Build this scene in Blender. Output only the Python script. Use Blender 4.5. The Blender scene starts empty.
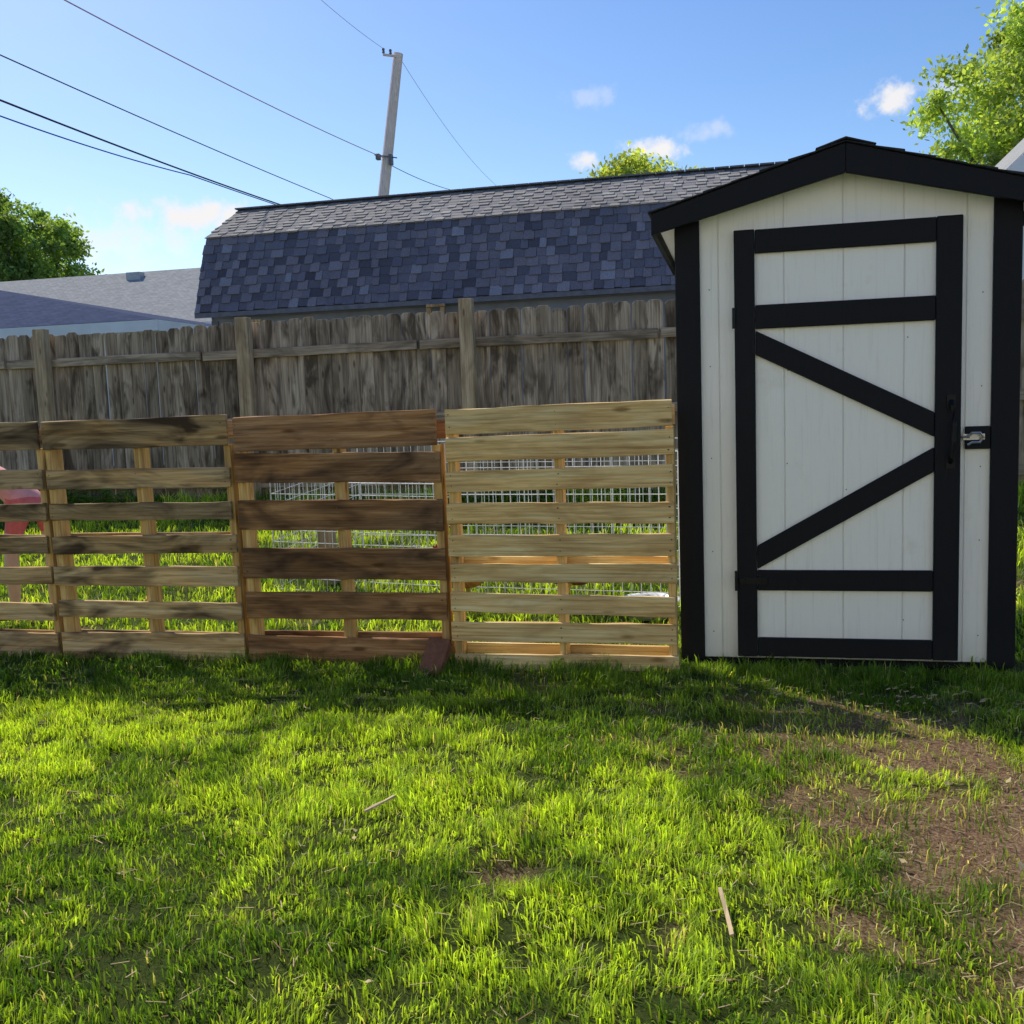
import bpy, bmesh, math, random
import numpy as np
from mathutils import Vector, Matrix
R=random.Random(7)
NR=np.random.default_rng(7)
sc=bpy.context.scene
COL=sc.collection
V=Vector
# ------------------------------------------------------------------ materials
def newmat(name):
    m=bpy.data.materials.new(name); m.use_nodes=True
    nt=m.node_tree; nt.nodes.clear()
    out=nt.nodes.new('ShaderNodeOutputMaterial'); b=nt.nodes.new('ShaderNodeBsdfPrincipled')
    nt.links.new(b.outputs[0],out.inputs[0])
    return m,nt,b,out
def nd(nt,t,**k):
    n=nt.nodes.new(t)
    for a,v in k.items(): setattr(n,a,v)
    return n
def L(nt,a,b): nt.links.new(a,b)
def ramp(nt,fac,stops):
    r=nt.nodes.new('ShaderNodeValToRGB'); e=r.color_ramp.elements
    while len(e)<len(stops): e.new(0.5)
    for el,(p,c) in zip(e,stops):
        el.position=p; el.color=(c[0],c[1],c[2],1)
    if fac is not None: L(nt,fac,r.inputs[0])
    return r.outputs[0]
def mix(nt,f,a,b,mode='MIX'):
    m=nt.nodes.new('ShaderNodeMix'); m.data_type='RGBA'; m.blend_type=mode
    for sock,v in ((m.inputs[0],f),(m.inputs[6],a),(m.inputs[7],b)):
        if hasattr(v,'links'): L(nt,v,sock)
        else: sock.default_value=v if not isinstance(v,tuple) else (v[0],v[1],v[2],1)
    return m.outputs[2]
def math_(nt,op,a,b=0.0):
    m=nt.nodes.new('ShaderNodeMath'); m.operation=op
    for s,v in ((m.inputs[0],a),(m.inputs[1],b)):
        if hasattr(v,'links'): L(nt,v,s)
        else: s.default_value=v
    return m.outputs[0]
def coords(nt,scale,off=True):
    tc=nd(nt,'ShaderNodeTexCoord'); src=tc.outputs['Object']
    if off:
        at=nd(nt,'ShaderNodeAttribute',attribute_name='rnd')
        cb=nd(nt,'ShaderNodeCombineXYZ')
        m1=math_(nt,'MULTIPLY',at.outputs['Fac'],37.0)
        m2=math_(nt,'MULTIPLY',at.outputs['Fac'],71.0)
        L(nt,m1,cb.inputs[0]); L(nt,m2,cb.inputs[1]); L(nt,m1,cb.inputs[2])
        ad=nd(nt,'ShaderNodeVectorMath',operation='ADD'); L(nt,src,ad.inputs[0]); L(nt,cb.outputs[0],ad.inputs[1]); src=ad.outputs[0]
    mp=nd(nt,'ShaderNodeVectorMath',operation='MULTIPLY'); L(nt,src,mp.inputs[0]); mp.inputs[1].default_value=scale
    return mp.outputs[0]
def noise(nt,vec,scale=1.0,detail=4,rough=.6,dist=0.0):
    n=nd(nt,'ShaderNodeTexNoise'); n.inputs['Scale'].default_value=scale; n.inputs['Detail'].default_value=detail
    n.inputs['Roughness'].default_value=rough; n.inputs['Distortion'].default_value=dist; L(nt,vec,n.inputs['Vector']); return n.outputs[0]
def bump(nt,b,h,strength=.5,dist=.003):
    n=nd(nt,'ShaderNodeBump'); n.inputs['Strength'].default_value=strength; n.inputs['Distance'].default_value=dist
    L(nt,h,n.inputs['Height']); L(nt,n.outputs[0],b.inputs['Normal'])
def wood(name,axis,dark,mid,light,stain=(.05,.04,.03),stain_amt=.5,rough=.85,var=.5,knots=True,grey=0):
    m,nt,b,o=newmat(name)
    st=[28,28,28]; st[axis]=1.6
    g=noise(nt,coords(nt,tuple(st)),1,4,.65,.6)
    st2=[95,95,95]; st2[axis]=2.5
    g2=noise(nt,coords(nt,tuple(st2)),1,2,.6)
    c=ramp(nt,g,[(.30,dark),(.5,mid),(.70,light)])
    g3=ramp(nt,g2,[(.3,(.5,.46,.42)),(.56,(1,1,1))])
    c=mix(nt,.7,c,g3,'MULTIPLY')
    if grey:
        sg=[5,5,5]; sg[axis]=1.1
        ng=noise(nt,coords(nt,tuple(sg)),1.3,3,.6,.5)
        gf=math_(nt,'MULTIPLY',ramp(nt,ng,[(.42,(0,0,0)),(.62,(1,1,1))]),grey)
        c=mix(nt,gf,c,mix(nt,1.0,g3,(mid[0]*.62,mid[1]*.78,mid[2]*1.15),'MULTIPLY'))
    s=[7,7,7]; s[axis]=2.2
    s1=noise(nt,coords(nt,tuple(s)),1,3,.6,.8)
    sf=ramp(nt,s1,[(.46,(0,0,0)),(.66,(1,1,1))])
    sf=math_(nt,'MULTIPLY',sf,stain_amt)
    c=mix(nt,sf,c,stain)
    if knots:
        vo=nd(nt,'ShaderNodeTexVoronoi'); k=[11,11,11]; k[axis]=3.2
        L(nt,coords(nt,tuple(k)),vo.inputs['Vector']); vo.inputs['Scale'].default_value=1
        kf=ramp(nt,vo.outputs['Distance'],[(.07,(1,1,1)),(.16,(0,0,0))])
        kf=math_(nt,'MULTIPLY',kf,.75)
        c=mix(nt,kf,c,(dark[0]*.4,dark[1]*.35,dark[2]*.3))
    at=nd(nt,'ShaderNodeAttribute',attribute_name='rnd')
    v=ramp(nt,at.outputs['Fac'],[(0,(1-var,1-var*1.02,1-var*1.05)),(.5,(1-var*.45,1-var*.5,1-var*.55)),(1,(1.0,1.0,1.0))])
    c=mix(nt,1.0,c,v,'MULTIPLY')
    L(nt,c,b.inputs['Base Color']); b.inputs['Roughness'].default_value=rough; b.inputs['Specular IOR Level'].default_value=.12
    bump(nt,b,g2,.7,.005)
    return m
def plain(name,col,rough=.6,nscale=12,namt=.25,metal=0,bumpd=.002,spec=.3):
    m,nt,b,o=newmat(name)
    tc=coords(nt,(1,1,1)); n=noise(nt,tc,nscale,4,.6)
    c=ramp(nt,n,[(.3,tuple(x*(1-namt) for x in col)),(.7,tuple(min(1,x*(1+namt*.5)) for x in col))])
    L(nt,c,b.inputs['Base Color']); b.inputs['Roughness'].default_value=rough; b.inputs['Metallic'].default_value=metal
    b.inputs['Specular IOR Level'].default_value=spec
    n2=noise(nt,tc,nscale*8,2,.6); bump(nt,b,n2,.4,bumpd)
    return m
def paint(name,col,dirt,rough=.55,spec=.3):
    m,nt,b,o=newmat(name)
    g=noise(nt,coords(nt,(70,70,3),False),1,4,.65,.5)
    big=noise(nt,coords(nt,(2.5,2.5,2.5),False),1,5,.65)
    c=ramp(nt,big,[(.22,dirt),(.38,col)])
    gg=ramp(nt,g,[(.25,(.88,.88,.88)),(.46,(1,1,1))])
    c=mix(nt,.9,c,gg,'MULTIPLY')
    sp=noise(nt,coords(nt,(14,14,14),False),1,2,.5)
    sf=ramp(nt,sp,[(.72,(0,0,0)),(.77,(1,1,1))]); sf=math_(nt,'MULTIPLY',sf,.3)
    c=mix(nt,sf,c,dirt)
    tc=nd(nt,'ShaderNodeTexCoord'); sx=nd(nt,'ShaderNodeSeparateXYZ'); L(nt,tc.outputs['Object'],sx.inputs[0])
    zz=nd(nt,'ShaderNodeMapRange'); L(nt,sx.outputs[2],zz.inputs[0]); zz.inputs[1].default_value=.0; zz.inputs[2].default_value=.20; zz.inputs[3].default_value=.6; zz.inputs[4].default_value=0
    zf=math_(nt,'MULTIPLY',zz.outputs[0],big)
    c=mix(nt,zf,c,(dirt[0]*.5+.02,dirt[1]*.5+.02,dirt[2]*.4+.015))
    L(nt,c,b.inputs['Base Color']); b.inputs['Roughness'].default_value=rough; b.inputs['Specular IOR Level'].default_value=spec
    bump(nt,b,g,.6,.004)
    return m
def leafmat(name,transl=.5,rough=.55):
    m,nt,b,o=newmat(name)
    at=nd(nt,'ShaderNodeAttribute',attribute_name='Col')
    L(nt,at.outputs['Color'],b.inputs['Base Color']); b.inputs['Roughness'].default_value=rough
    b.inputs['Specular IOR Level'].default_value=.25
    tr=nd(nt,'ShaderNodeBsdfTranslucent')
    tcol=mix(nt,1.0,at.outputs['Color'],(2.1,2.15,.6),'MULTIPLY')
    L(nt,tcol,tr.inputs[0])
    ms=nd(nt,'ShaderNodeMixShader'); ms.inputs[0].default_value=transl
    L(nt,b.outputs[0],ms.inputs[1]); L(nt,tr.outputs[0],ms.inputs[2]); L(nt,ms.outputs[0],o.inputs[0])
    return m
# ------------------------------------------------------------------ mesh builder
class MB:
    def __init__(s): s.v=[];s.f=[];s.r=[];s.m=[]
    def add(s,vs,fs,mat=0,rnd=None):
        if rnd is None: rnd=R.random()
        o=len(s.v); s.v+= [tuple(p) for p in vs]; s.r+=[rnd]*len(vs)
        for f in fs: s.f.append(tuple(o+i for i in f)); s.m.append(mat)
    def box(s,x0,x1,y0,y1,z0,z1,mat=0,rnd=None):
        vs=[(x,y,z) for z in (z0,z1) for y in (y0,y1) for x in (x0,x1)]
        s.add(vs,[(0,2,3,1),(4,5,7,6),(0,1,5,4),(2,6,7,3),(0,4,6,2),(1,3,7,5)],mat,rnd)
    def plank(s,a,b,up,w,t,mat=0,n=1,wob=0,rnd=None):
        a=V(a);b=V(b);d=(b-a).normalized();up=V(up);up=(up-d*up.dot(d)).normalized();nr=d.cross(up)
        vs=[];fs=[]
        for i in range(n+1):
            c=a+(b-a)*i/n+nr*R.uniform(-wob,wob)
            for su,sn in ((-1,-1),(1,-1),(1,1),(-1,1)):
                vs.append(c+up*(su*w/2+R.uniform(-wob,wob))+nr*(sn*t/2))
        for i in range(n):
            for k in range(4):
                k2=(k+1)%4; fs.append((i*4+k,i*4+k2,i*4+4+k2,i*4+4+k))
        fs.append((3,2,1,0)); q=n*4; fs.append((q,q+1,q+2,q+3))
        s.add(vs,fs,mat,rnd)
    def prism(s,pts,y0,y1,mat=0,rnd=None):
        n=len(pts); vs=[(x,y0,z) for x,z in pts]+[(x,y1,z) for x,z in pts]
        fs=[tuple(range(n)),tuple(range(2*n-1,n-1,-1))]+[((i+1)%n,i,n+i,n+(i+1)%n) for i in range(n)]
        s.add(vs,fs,mat,rnd)
    def tube(s,pts,rads,seg=8,mat=0,rnd=None,cap=True):
        vs=[];fs=[];n=len(pts)
        pts=[V(p) for p in pts]
        for i,p in enumerate(pts):
            d=(pts[min(i+1,n-1)]-pts[max(i-1,0)]).normalized()
            u=d.cross(V((0,0,1)));
            if u.length<.1: u=d.cross(V((0,1,0)))
            u.normalize(); w=d.cross(u)
            r=rads[i] if hasattr(rads,'__len__') else rads
            for k in range(seg):
                a=2*math.pi*k/seg; vs.append(p+u*math.cos(a)*r+w*math.sin(a)*r)
        for i in range(n-1):
            for k in range(seg):
                k2=(k+1)%seg; fs.append((i*seg+k,i*seg+k2,(i+1)*seg+k2,(i+1)*seg+k))
        if cap:
            fs.append(tuple(range(seg-1,-1,-1))); fs.append(tuple((n-1)*seg+k for k in range(seg)))
        s.add(vs,fs,mat,rnd)
    def lathe(s,c,prof,seg=20,mat=0,rnd=None):
        vs=[];fs=[]
        for r,z in prof:
            for k in range(seg):
                a=2*math.pi*k/seg; vs.append((c[0]+r*math.cos(a),c[1]+r*math.sin(a),c[2]+z))
        for i in range(len(prof)-1):
            for k in range(seg):
                k2=(k+1)%seg; fs.append((i*seg+k,i*seg+k2,(i+1)*seg+k2,(i+1)*seg+k))
        s.add(vs,fs,mat,rnd)
    def obj(s,name,mats,parent=None,bevel=0,smooth=False):
        me=bpy.data.meshes.new(name); me.from_pydata(s.v,[],s.f)
        for m in mats: me.materials.append(m)
        me.polygons.foreach_set('material_index',s.m)
        a=me.attributes.new('rnd','FLOAT','POINT'); a.data.foreach_set('value',s.r)
        if smooth: me.polygons.foreach_set('use_smooth',[True]*len(s.f))
        bm=bmesh.new(); bm.from_mesh(me); bmesh.ops.recalc_face_normals(bm,faces=bm.faces); bm.to_mesh(me); bm.free()
        me.update()
        ob=bpy.data.objects.new(name,me); COL.objects.link(ob)
        if parent: ob.parent=parent
        if bevel:
            md=ob.modifiers.new('bevel','BEVEL'); md.width=bevel; md.segments=1; md.limit_method='ANGLE'; md.angle_limit=math.radians(40)
        return ob
def empty(name,loc=(0,0,0)):
    e=bpy.data.objects.new(name,None); COL.objects.link(e); e.empty_display_size=.2; return e
# ------------------------------------------------------------------ terrain functions
def smooth(a,b,x):
    t=np.clip((x-a)/(b-a),0,1); return t*t*(3-2*t)
_perm=NR.random((256,256))
def vnoise(x,y):
    xi=np.floor(x).astype(int); yi=np.floor(y).astype(int); fx=x-xi; fy=y-yi
    fx=fx*fx*(3-2*fx); fy=fy*fy*(3-2*fy)
    g=lambda i,j:_perm[i%256,j%256]
    return (g(xi,yi)*(1-fx)+g(xi+1,yi)*fx)*(1-fy)+(g(xi,yi+1)*(1-fx)+g(xi+1,yi+1)*fx)*fy
def fbm(x,y,o=4):
    s=0;a=.5;t=0
    for i in range(o):
        s=s+a*vnoise(x*2**i+17*i,y*2**i+31*i); t+=a; a*=.5
    return s/t
def dirt(x,y):
    d=1-np.sqrt(((x-1.05)/1.1)**2+((y-2.9)/1.1)**2)
    m=smooth(-.12,.62,d+(fbm(x*4.3,y*4.3)-.5)*1.7)*.92
    d2=1-np.sqrt(((x-.35)/.9)**2+((y-3.75)/.45)**2)
    m2=smooth(.05,.6,d2+(fbm(x*6+9,y*6)-.5)*1.8)*.7
    d3=smooth(.68,.80,fbm(x*3.2+50,y*3.2+20))*.5
    dd=np.exp(-((x+.62)**2+(y-2.45)**2)/.005)
    return np.clip(np.maximum(np.maximum(m,m2),np.maximum(d3,dd)),0,1)
def gz(x,y):
    x=np.asarray(x,float); y=np.asarray(y,float)
    z=.28*smooth(4.9,9.2,y)
    z=z+(fbm(x*1.3,y*1.3)-.5)*.05+(fbm(x*9,y*9,3)-.5)*.028
    z=z-.03*np.exp(-((x+.62)**2+(y-2.45)**2)/.006)
    return z-.012*dirt(x,y)
def gzs(x,y): return float(gz(np.array([x]),np.array([y]))[0])
# ------------------------------------------------------------------ ground
def lin(a,b,s): return list(np.arange(a,b,s))
xs=np.array([-600,-300,-150,-80,-40,-25,-18,-13,-10]+lin(-8,5,.05)+[6,8,12,20,35,60,120,300,600])
ys=np.array([-300,-100,-40,-15,-6,-3,-1]+lin(0,9.6,.05)+[10.5,12,15,20,30,45,80,150,300,700])
X,Yy=np.meshgrid(xs,ys); Z=gz(X,Yy)
nx,ny=len(xs),len(ys)
vv=np.stack([X.ravel(),Yy.ravel(),Z.ravel()],1)
idx=np.arange(nx*ny).reshape(ny,nx)
ff=np.stack([idx[:-1,:-1].ravel(),idx[:-1,1:].ravel(),idx[1:,1:].ravel(),idx[1:,:-1].ravel()],1)
me=bpy.data.meshes.new('ground'); me.from_pydata(vv.tolist(),[],ff.tolist()); me.polygons.foreach_set('use_smooth',[True]*len(ff))
a=me.attributes.new('dirt','FLOAT','POINT'); a.data.foreach_set('value',dirt(X,Yy).ravel())
ground=bpy.data.objects.new('ground',me); COL.objects.link(ground)
m,nt,b,o=newmat('soil_and_thatch')
at=nd(nt,'ShaderNodeAttribute',attribute_name='dirt')
n1=noise(nt,coords(nt,(1,1,1),False),9,6,.7); n2=noise(nt,coords(nt,(1,1,1),False),95,6,.85)
soil=ramp(nt,n2,[(.34,(.10,.052,.030)),(.48,(.40,.235,.145)),(.62,(.78,.56,.38))])
soil=mix(nt,.6,soil,ramp(nt,n1,[(.3,(.5,.46,.44)),(.62,(1,1,1))]),'MULTIPLY')
tha=ramp(nt,n2,[(.3,(.03,.04,.010)),(.55,(.10,.14,.03)),(.75,(.24,.25,.08))])
L(nt,mix(nt,at.outputs['Fac'],tha,soil),b.inputs['Base Color']); b.inputs['Roughness'].default_value=1; b.inputs['Specular IOR Level'].default_value=.1
bump(nt,b,n2,1.0,.03)
me.materials.append(m)
# ------------------------------------------------------------------ grass
def blades(name,mat,P,H,W,colr,lean=.7):
    n=len(P); z=gz(P[:,0],P[:,1])-.004
    ang=NR.random(n)*2*np.pi; la=NR.random(n)*3.6+fbm(P[:,0]*4.5+5,P[:,1]*4.5,2)*14; ln=(NR.random(n)**.8)*lean*H
    dx=np.cos(ang)*W/2; dy=np.sin(ang)*W/2
    lx=np.cos(la)*ln; ly=np.sin(la)*ln
    hz=np.sqrt(np.maximum(H**2-ln**2*.9,(.22*H)**2))
    v=np.zeros((n,5,3))
    v[:,0]=np.stack([P[:,0]-dx,P[:,1]-dy,z],1); v[:,1]=np.stack([P[:,0]+dx,P[:,1]+dy,z],1)
    mx=P[:,0]+lx*.35; my=P[:,1]+ly*.35; mz=z+hz*.75
    v[:,2]=np.stack([mx+dx*.8,my+dy*.8,mz],1); v[:,3]=np.stack([mx-dx*.8,my-dy*.8,mz],1)
    v[:,4]=np.stack([P[:,0]+lx,P[:,1]+ly,z+hz],1)
    me=bpy.data.meshes.new(name); me.vertices.add(n*5); me.vertices.foreach_set('co',v.ravel())
    base=np.arange(n)[:,None]*5
    lp=np.concatenate([base+np.array([[0,1,2,3]]),base+np.array([[3,2,4]])],1)
    me.loops.add(n*7); me.loops.foreach_set('vertex_index',lp.ravel())
    me.polygons.add(n*2)
    ls=np.stack([np.arange(n)*7,np.arange(n)*7+4],1).ravel(); me.polygons.foreach_set('loop_start',ls)
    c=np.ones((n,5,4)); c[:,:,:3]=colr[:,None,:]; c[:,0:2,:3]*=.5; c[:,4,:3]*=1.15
    ca=me.color_attributes.new('Col','FLOAT_COLOR','POINT'); ca.data.foreach_set('color',c.ravel())
    me.update(calc_edges=True); me.validate()
    me.materials.append(mat)
    ob=bpy.data.objects.new(name,me); COL.objects.link(ob); return ob
gm=leafmat('grass_blade',.45,.45)
def scatter(n,x0,x1,y0,y1,thin=.95):
    p=np.stack([NR.uniform(x0,x1,n),NR.uniform(y0,y1,n)],1)
    d=dirt(p[:,0],p[:,1]); cl=fbm(p[:,0]*15,p[:,1]*15,2)
    keep=NR.random(n)>d*thin
    keep&=NR.random(n)<np.clip((cl-.20)*2.8,.08,1)
    return p[keep]
def gcol(P):
    n=len(P); t=NR.random(n); g=np.array([.145,.27,.028]); y=np.array([.50,.62,.075]); dk=np.array([.055,.125,.018]); st=np.array([.60,.52,.27])
    big=fbm(P[:,0]*1.7+3,P[:,1]*1.7+8)+ (fbm(P[:,0]*7+1,P[:,1]*7+2,2)-.5)*.35
    f=np.clip(smooth(.36,.58,big)[:,None]*.9+(NR.random((n,1))-.25)*.6,0,1)  # grass tone patches, with dappled shade put into the same variation
    f=f*(1-.75*np.exp(-((P[:,1]-4.25)/.55)**2))[:,None]  # shadow band before the pallets, put into the blade colour
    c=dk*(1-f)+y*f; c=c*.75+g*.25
    dn=dirt(P[:,0],P[:,1])
    s=(t<.045+.32*dn)[:,None]; c=np.where(s,st*(.4+.7*NR.random((n,1))),c)
    return c*(.6+.85*NR.random((n,1)))
P1=scatter(350000,-3.0,1.8,1.2,4.6)
cl1=fbm(P1[:,0]*5,P1[:,1]*5,3)
H1=NR.uniform(.016,.050,len(P1))*(.35+1.4*cl1); H1+=np.exp(-((P1[:,1]-4.42)/.10)**2)*.03
P2=scatter(100000,-8,3,4.5,9.0)
H2=NR.uniform(.03,.08,len(P2))*(.7+.8*fbm(P2[:,0]*2,P2[:,1]*2))
P3=scatter(40000,-6,-3.0,2.3,4.6); H3=NR.uniform(.03,.06,len(P3))
P4=np.stack([NR.uniform(-10,4,14000),9.0-np.abs(NR.normal(0,.16,14000))-.03],1); H4=NR.uniform(.06,.26,len(P4))
P=np.concatenate([P1,P2,P3,P4]); H=np.concatenate([H1,H2,H3,H4])
W=np.concatenate([NR.uniform(.0018,.0046,len(P1)),NR.uniform(.005,.010,len(P2)),NR.uniform(.004,.007,len(P3)),NR.uniform(.007,.02,len(P4))])
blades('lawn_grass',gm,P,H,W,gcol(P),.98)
db=MB()
for i in range(3400):
    if i<1500: x=R.gauss(.9,.6); y=R.gauss(3.0,.65); l=R.uniform(.004,.020)
    else: x=R.uniform(-2.8,1.6); y=R.uniform(1.5,4.4); l=R.uniform(.008,.026)
    an=R.uniform(0,6.3); z=gzs(x,y)+.004+(R.random()*.025 if i>=1500 else R.random()*.006)
    dx=math.cos(an)*l; dy=math.sin(an)*l
    db.plank((x-dx,y-dy,z),(x+dx,y+dy,z+R.uniform(-.006,.010)),(0,0,1),.001,R.uniform(.001,.0028),0 if R.random()<.65 else 1)
for i in range(900):
    x=R.gauss(1.0,.55); y=R.gauss(2.95,.65); s=R.uniform(.002,.009); z=gzs(x,y)
    db.add([(x-s,y-s*.6,z),(x+s*.7,y-s,z),(x+s,y+s*.7,z),(x-s*.5,y+s,z),(x+s*.1,y,z+s*.9)],[(0,1,4),(1,2,4),(2,3,4),(3,0,4)],2)
for i in range(110):
    x=R.uniform(.1,1.4); y=R.gauss(4.05,.15); s=R.uniform(.004,.012); z=gzs(x,y)+.015
    db.plank((x-s,y,z),(x+s,y+s*R.uniform(-1,1),z+.004),(0,0,1),.002,R.uniform(.004,.010),3)
for (x0,y0,x1,y1) in ((-1.10,2.68,-1.05,2.80),(-.03,2.18,-.06,2.38)):
    db.plank((x0,y0,gzs(x0,y0)+.03),(x1,y1,gzs(x1,y1)+.038),(0,0,1),.006,.009,3,3,.002,.5)
for i in range(50):
    x=R.uniform(-2.3,1.5); y=R.uniform(1.7,4.2); z=gzs(x,y)+.02*R.random()+.012; s=R.uniform(.008,.018); a0=R.uniform(0,6.3)
    vs=[(x+math.cos(a0+k*1.57)*s*(1 if k%2 else .5),y+math.sin(a0+k*1.57)*s*(1 if k%2 else .5),z+R.uniform(-.006,.012)) for k in range(4)]
    db.add(vs,[(0,1,2,3)],0)
db.obj('yard_debris',[plain('dry_straw',(.46,.36,.20),.8),plain('brown_twig',(.20,.12,.07),.9),plain('soil_clod',(.34,.21,.13),1),plain('pale_chip',(.50,.38,.23),.8)])
# ------------------------------------------------------------------ pallets
wL=wood('pallet_pine_light',0,(.62,.38,.14),(.93,.66,.30),(.98,.84,.50),(.42,.25,.11),.5,.8,.25,True,.25)
wM=wood('pallet_oak_brown',0,(.24,.11,.045),(.46,.245,.11),(.68,.41,.21),(.075,.042,.028),.85,.8,.45,True,.6)
wT=wood('pallet_mixed_tan',0,(.42,.25,.10),(.74,.50,.24),(.93,.72,.42),(.085,.056,.036),.98,.8,.50,True,.55)
wS=wood('pallet_stringer',2,(.52,.30,.10),(.80,.53,.21),(.92,.68,.32),(.24,.14,.06),.4,.8,.30)
nail=plain('nail_steel',(.12,.11,.10),.5,metal=.6)
Yf=4.42
def pallet(x0,x1,slats,wm,back,lean=0.0,rng=None,rnds=None):
    mb=MB(); T=.018
    top=max(s[1] for s in slats)+.004
    for sx in (x0+.02,(x0+x1)/2,x1-.02):
        ln=lean if abs(sx-x0)<.1 else lean*.6
        mb.plank((sx,Yf+T+.046,.0),(sx-ln,Yf+T+.046,top),(1,0,0),.036,.088,1,4,.0015)
    for i,(a,bz) in enumerate(slats):
        dz=R.uniform(-.008,.008); zc=(a+bz)/2; xo=-lean*zc/1.2
        rr_=rnds[i] if rnds else (R.random() if not rng else R.uniform(*rng))
        mb.plank((x0+xo+R.uniform(-.010,.006),Yf+T/2+R.uniform(-.002,.001),zc-dz),(x1+xo+R.uniform(-.006,.008),Yf+T/2+R.uniform(-.002,.001),zc+dz),(0,0,1),abs(bz-a),T,0,9,.0035,rr_+R.uniform(-.03,.03))
        for sx in (x0+.02,(x0+x1)/2,x1-.02):
            for nz in (-.25,.25):
                zz=zc+nz*abs(bz-a); mb.tube([(sx+xo+R.uniform(-.008,.008),Yf-.0025,zz),(sx+xo,Yf+.004,zz)],.0035,6,2)
    for zc in back:
        mb.plank((x0-lean*.5,Yf+T+.092+T/2+.001,zc+R.uniform(-.01,.01)),(x1-lean*.5,Yf+T+.092+T/2+.001,zc+R.uniform(-.01,.01)),(0,0,1),.088,T,0,5,.002)
    return mb.obj('wooden_pallet',[wm,wS,nail],bevel=.0025)
pallet(-1.325,-.285,[(1.215,1.10),(1.085,.975),(.93,.835),(.775,.68),(.63,.53),(.495,.41),(.354,.263),(.222,.13),(.073,0)],wL,[1.15,.88,.46,.06],lean=.0,rng=(.35,1))
pallet(-2.375,-1.345,[(1.21,1.045),(1.025,.885),(.80,.655),(.57,.42),(.355,.225),(.135,.01)],wM,[1.12,.50,.10],lean=.02,rnds=[.85,.45,.35,.22,.5,.65])
pallet(-3.425,-2.40,[(1.22,1.075),(.97,.875),(.80,.715),(.635,.545),(.48,.38),(.30,.215),(.14,0)],wT,[1.14,.59,.08],lean=.03,rnds=[.2,.65,.08,.35,.97,.9,.7])
pallet(-4.47,-3.45,[(1.22,1.08),(.98,.88),(.80,.71),(.63,.54),(.47,.38),(.29,.20),(.13,0)],wT,[1.14,.59,.08],lean=.03,rnds=[.1,.6,.4,.2,.5,.8,.5])
# ------------------------------------------------------------------ paver brick
mb=MB()
mb.plank((-1.40,4.27,.0),(-1.375,4.385,.140),(1,0,0),.105,.052,0,2,.001)
mb.obj('paver_brick',[plain('red_brown_concrete',(.20,.09,.055),.95,30,.35,bumpd=.004)],bevel=.004)
# ------------------------------------------------------------------ garden shed
S=4.62; shed=empty('garden_shed')
white=paint('white_paint_siding',(.96,.945,.905),(.86,.82,.75))
black=paint('black_paint_trim',(.009,.010,.014),(.014,.015,.019),.6,.18)
def rz(x,top=2.205): return top-.285*abs(x-.437)
mb=MB()
def siding(mb,x0,x1,z0,topf,y0,y1,grooves):
    e=[x0]+[g for g in grooves if x0<g<x1]+[x1]
    for a,bb in zip(e[:-1],e[1:]):
        a2=a+(.0022 if a!=x0 else 0); b2=bb-(.0022 if bb!=x1 else 0)
        pts=[(a2,z0),(b2,z0),(b2,topf(b2))]
        if a2<.437<b2 and topf is rz: pts.append((.437,topf(.437)))
        pts.append((a2,topf(a2))); mb.prism(pts,y0,y1,0)
gr=[-.09,.19,.437,.685,.935]
siding(mb,-.262,1.132,.03,rz,S,S+.006,gr)
back_=[(-.262,.03),(1.132,.03),(1.132,rz(1.132)-.01),(.437,rz(.437)-.01),(-.262,rz(-.262)-.01)]
mb.prism(back_,S+.0065,S+.03,0); mb.prism(back_,S+1.25,S+1.27,0)
mb.box(-.262,-.245,S+.032,S+1.248,.03,1.99); mb.box(1.115,1.132,S+.032,S+1.248,.03,1.99)
mb.obj('siding',[white],shed,bevel=.0015)
mb=MB()
yt0,yt1=S-.022,S-.002
mb.prism([(-.278,.01),(-.170,.01),(-.170,rz(-.17)-.02),(-.278,rz(-.278)-.02)],yt0,yt1)
mb.prism([(1.036,.01),(1.146,.01),(1.146,rz(1.146)-.02),(1.036,rz(1.036)-.02)],yt0,yt1)
mb.box(-.280,-.264,S+.0,S+.09,.01,1.97); mb.box(1.134,1.150,S+.0,S+.09,.01,1.97)
mb.box(-.280,-.264,S+1.18,S+1.27,.01,1.97); mb.box(1.134,1.150,S+1.18,S+1.27,.01,1.97)
mb.box(-.168,1.034,S-.006,S-.001,.0,.028)
mb.box(.935,1.034,yt0+.002,yt1,.965,1.062)
mb.obj('corner_trim',[black],shed,bevel=.003)
mb=MB(); dx0,dx1,dz0,dz1=-.022,.912,.045,1.943; fw=.098
siding(mb,dx0+.01,dx1-.01,dz0+.01,lambda x:dz1-.01,S-.022,S-.016,gr); mb.box(dx0+.01,dx1-.01,S-.0155,S-.003,dz0+.01,dz1-.01)
mb.obj('door_panel',[white],shed,bevel=.0015)
mb=MB(); y0,y1=S-.044,S-.024
mb.box(dx0,dx0+fw-.01,y0,y1,dz0,dz1); mb.box(dx1-fw-.005,dx1,y0,y1,dz0,dz1)
ix0,ix1=dx0+fw-.008,dx1-fw-.007
mb.box(ix0,ix1,y0+.001,y1,dz1-.103,dz1-.002); mb.box(ix0,ix1,y0+.001,y1,1.515,1.618); mb.box(ix0,ix1,y0+.001,y1,.350,.442); mb.box(ix0,ix1,y0+.001,y1,dz0+.002,dz0+.088)
def diag(za,zb,w):
    h=w/2
    mb.prism([(ix0,za-h),(ix1,zb-h),(ix1,zb+h),(ix0,za+h)],y0+.003,y1)
diag(1.455,1.075,.105); diag(.500,.925,.105)
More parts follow.
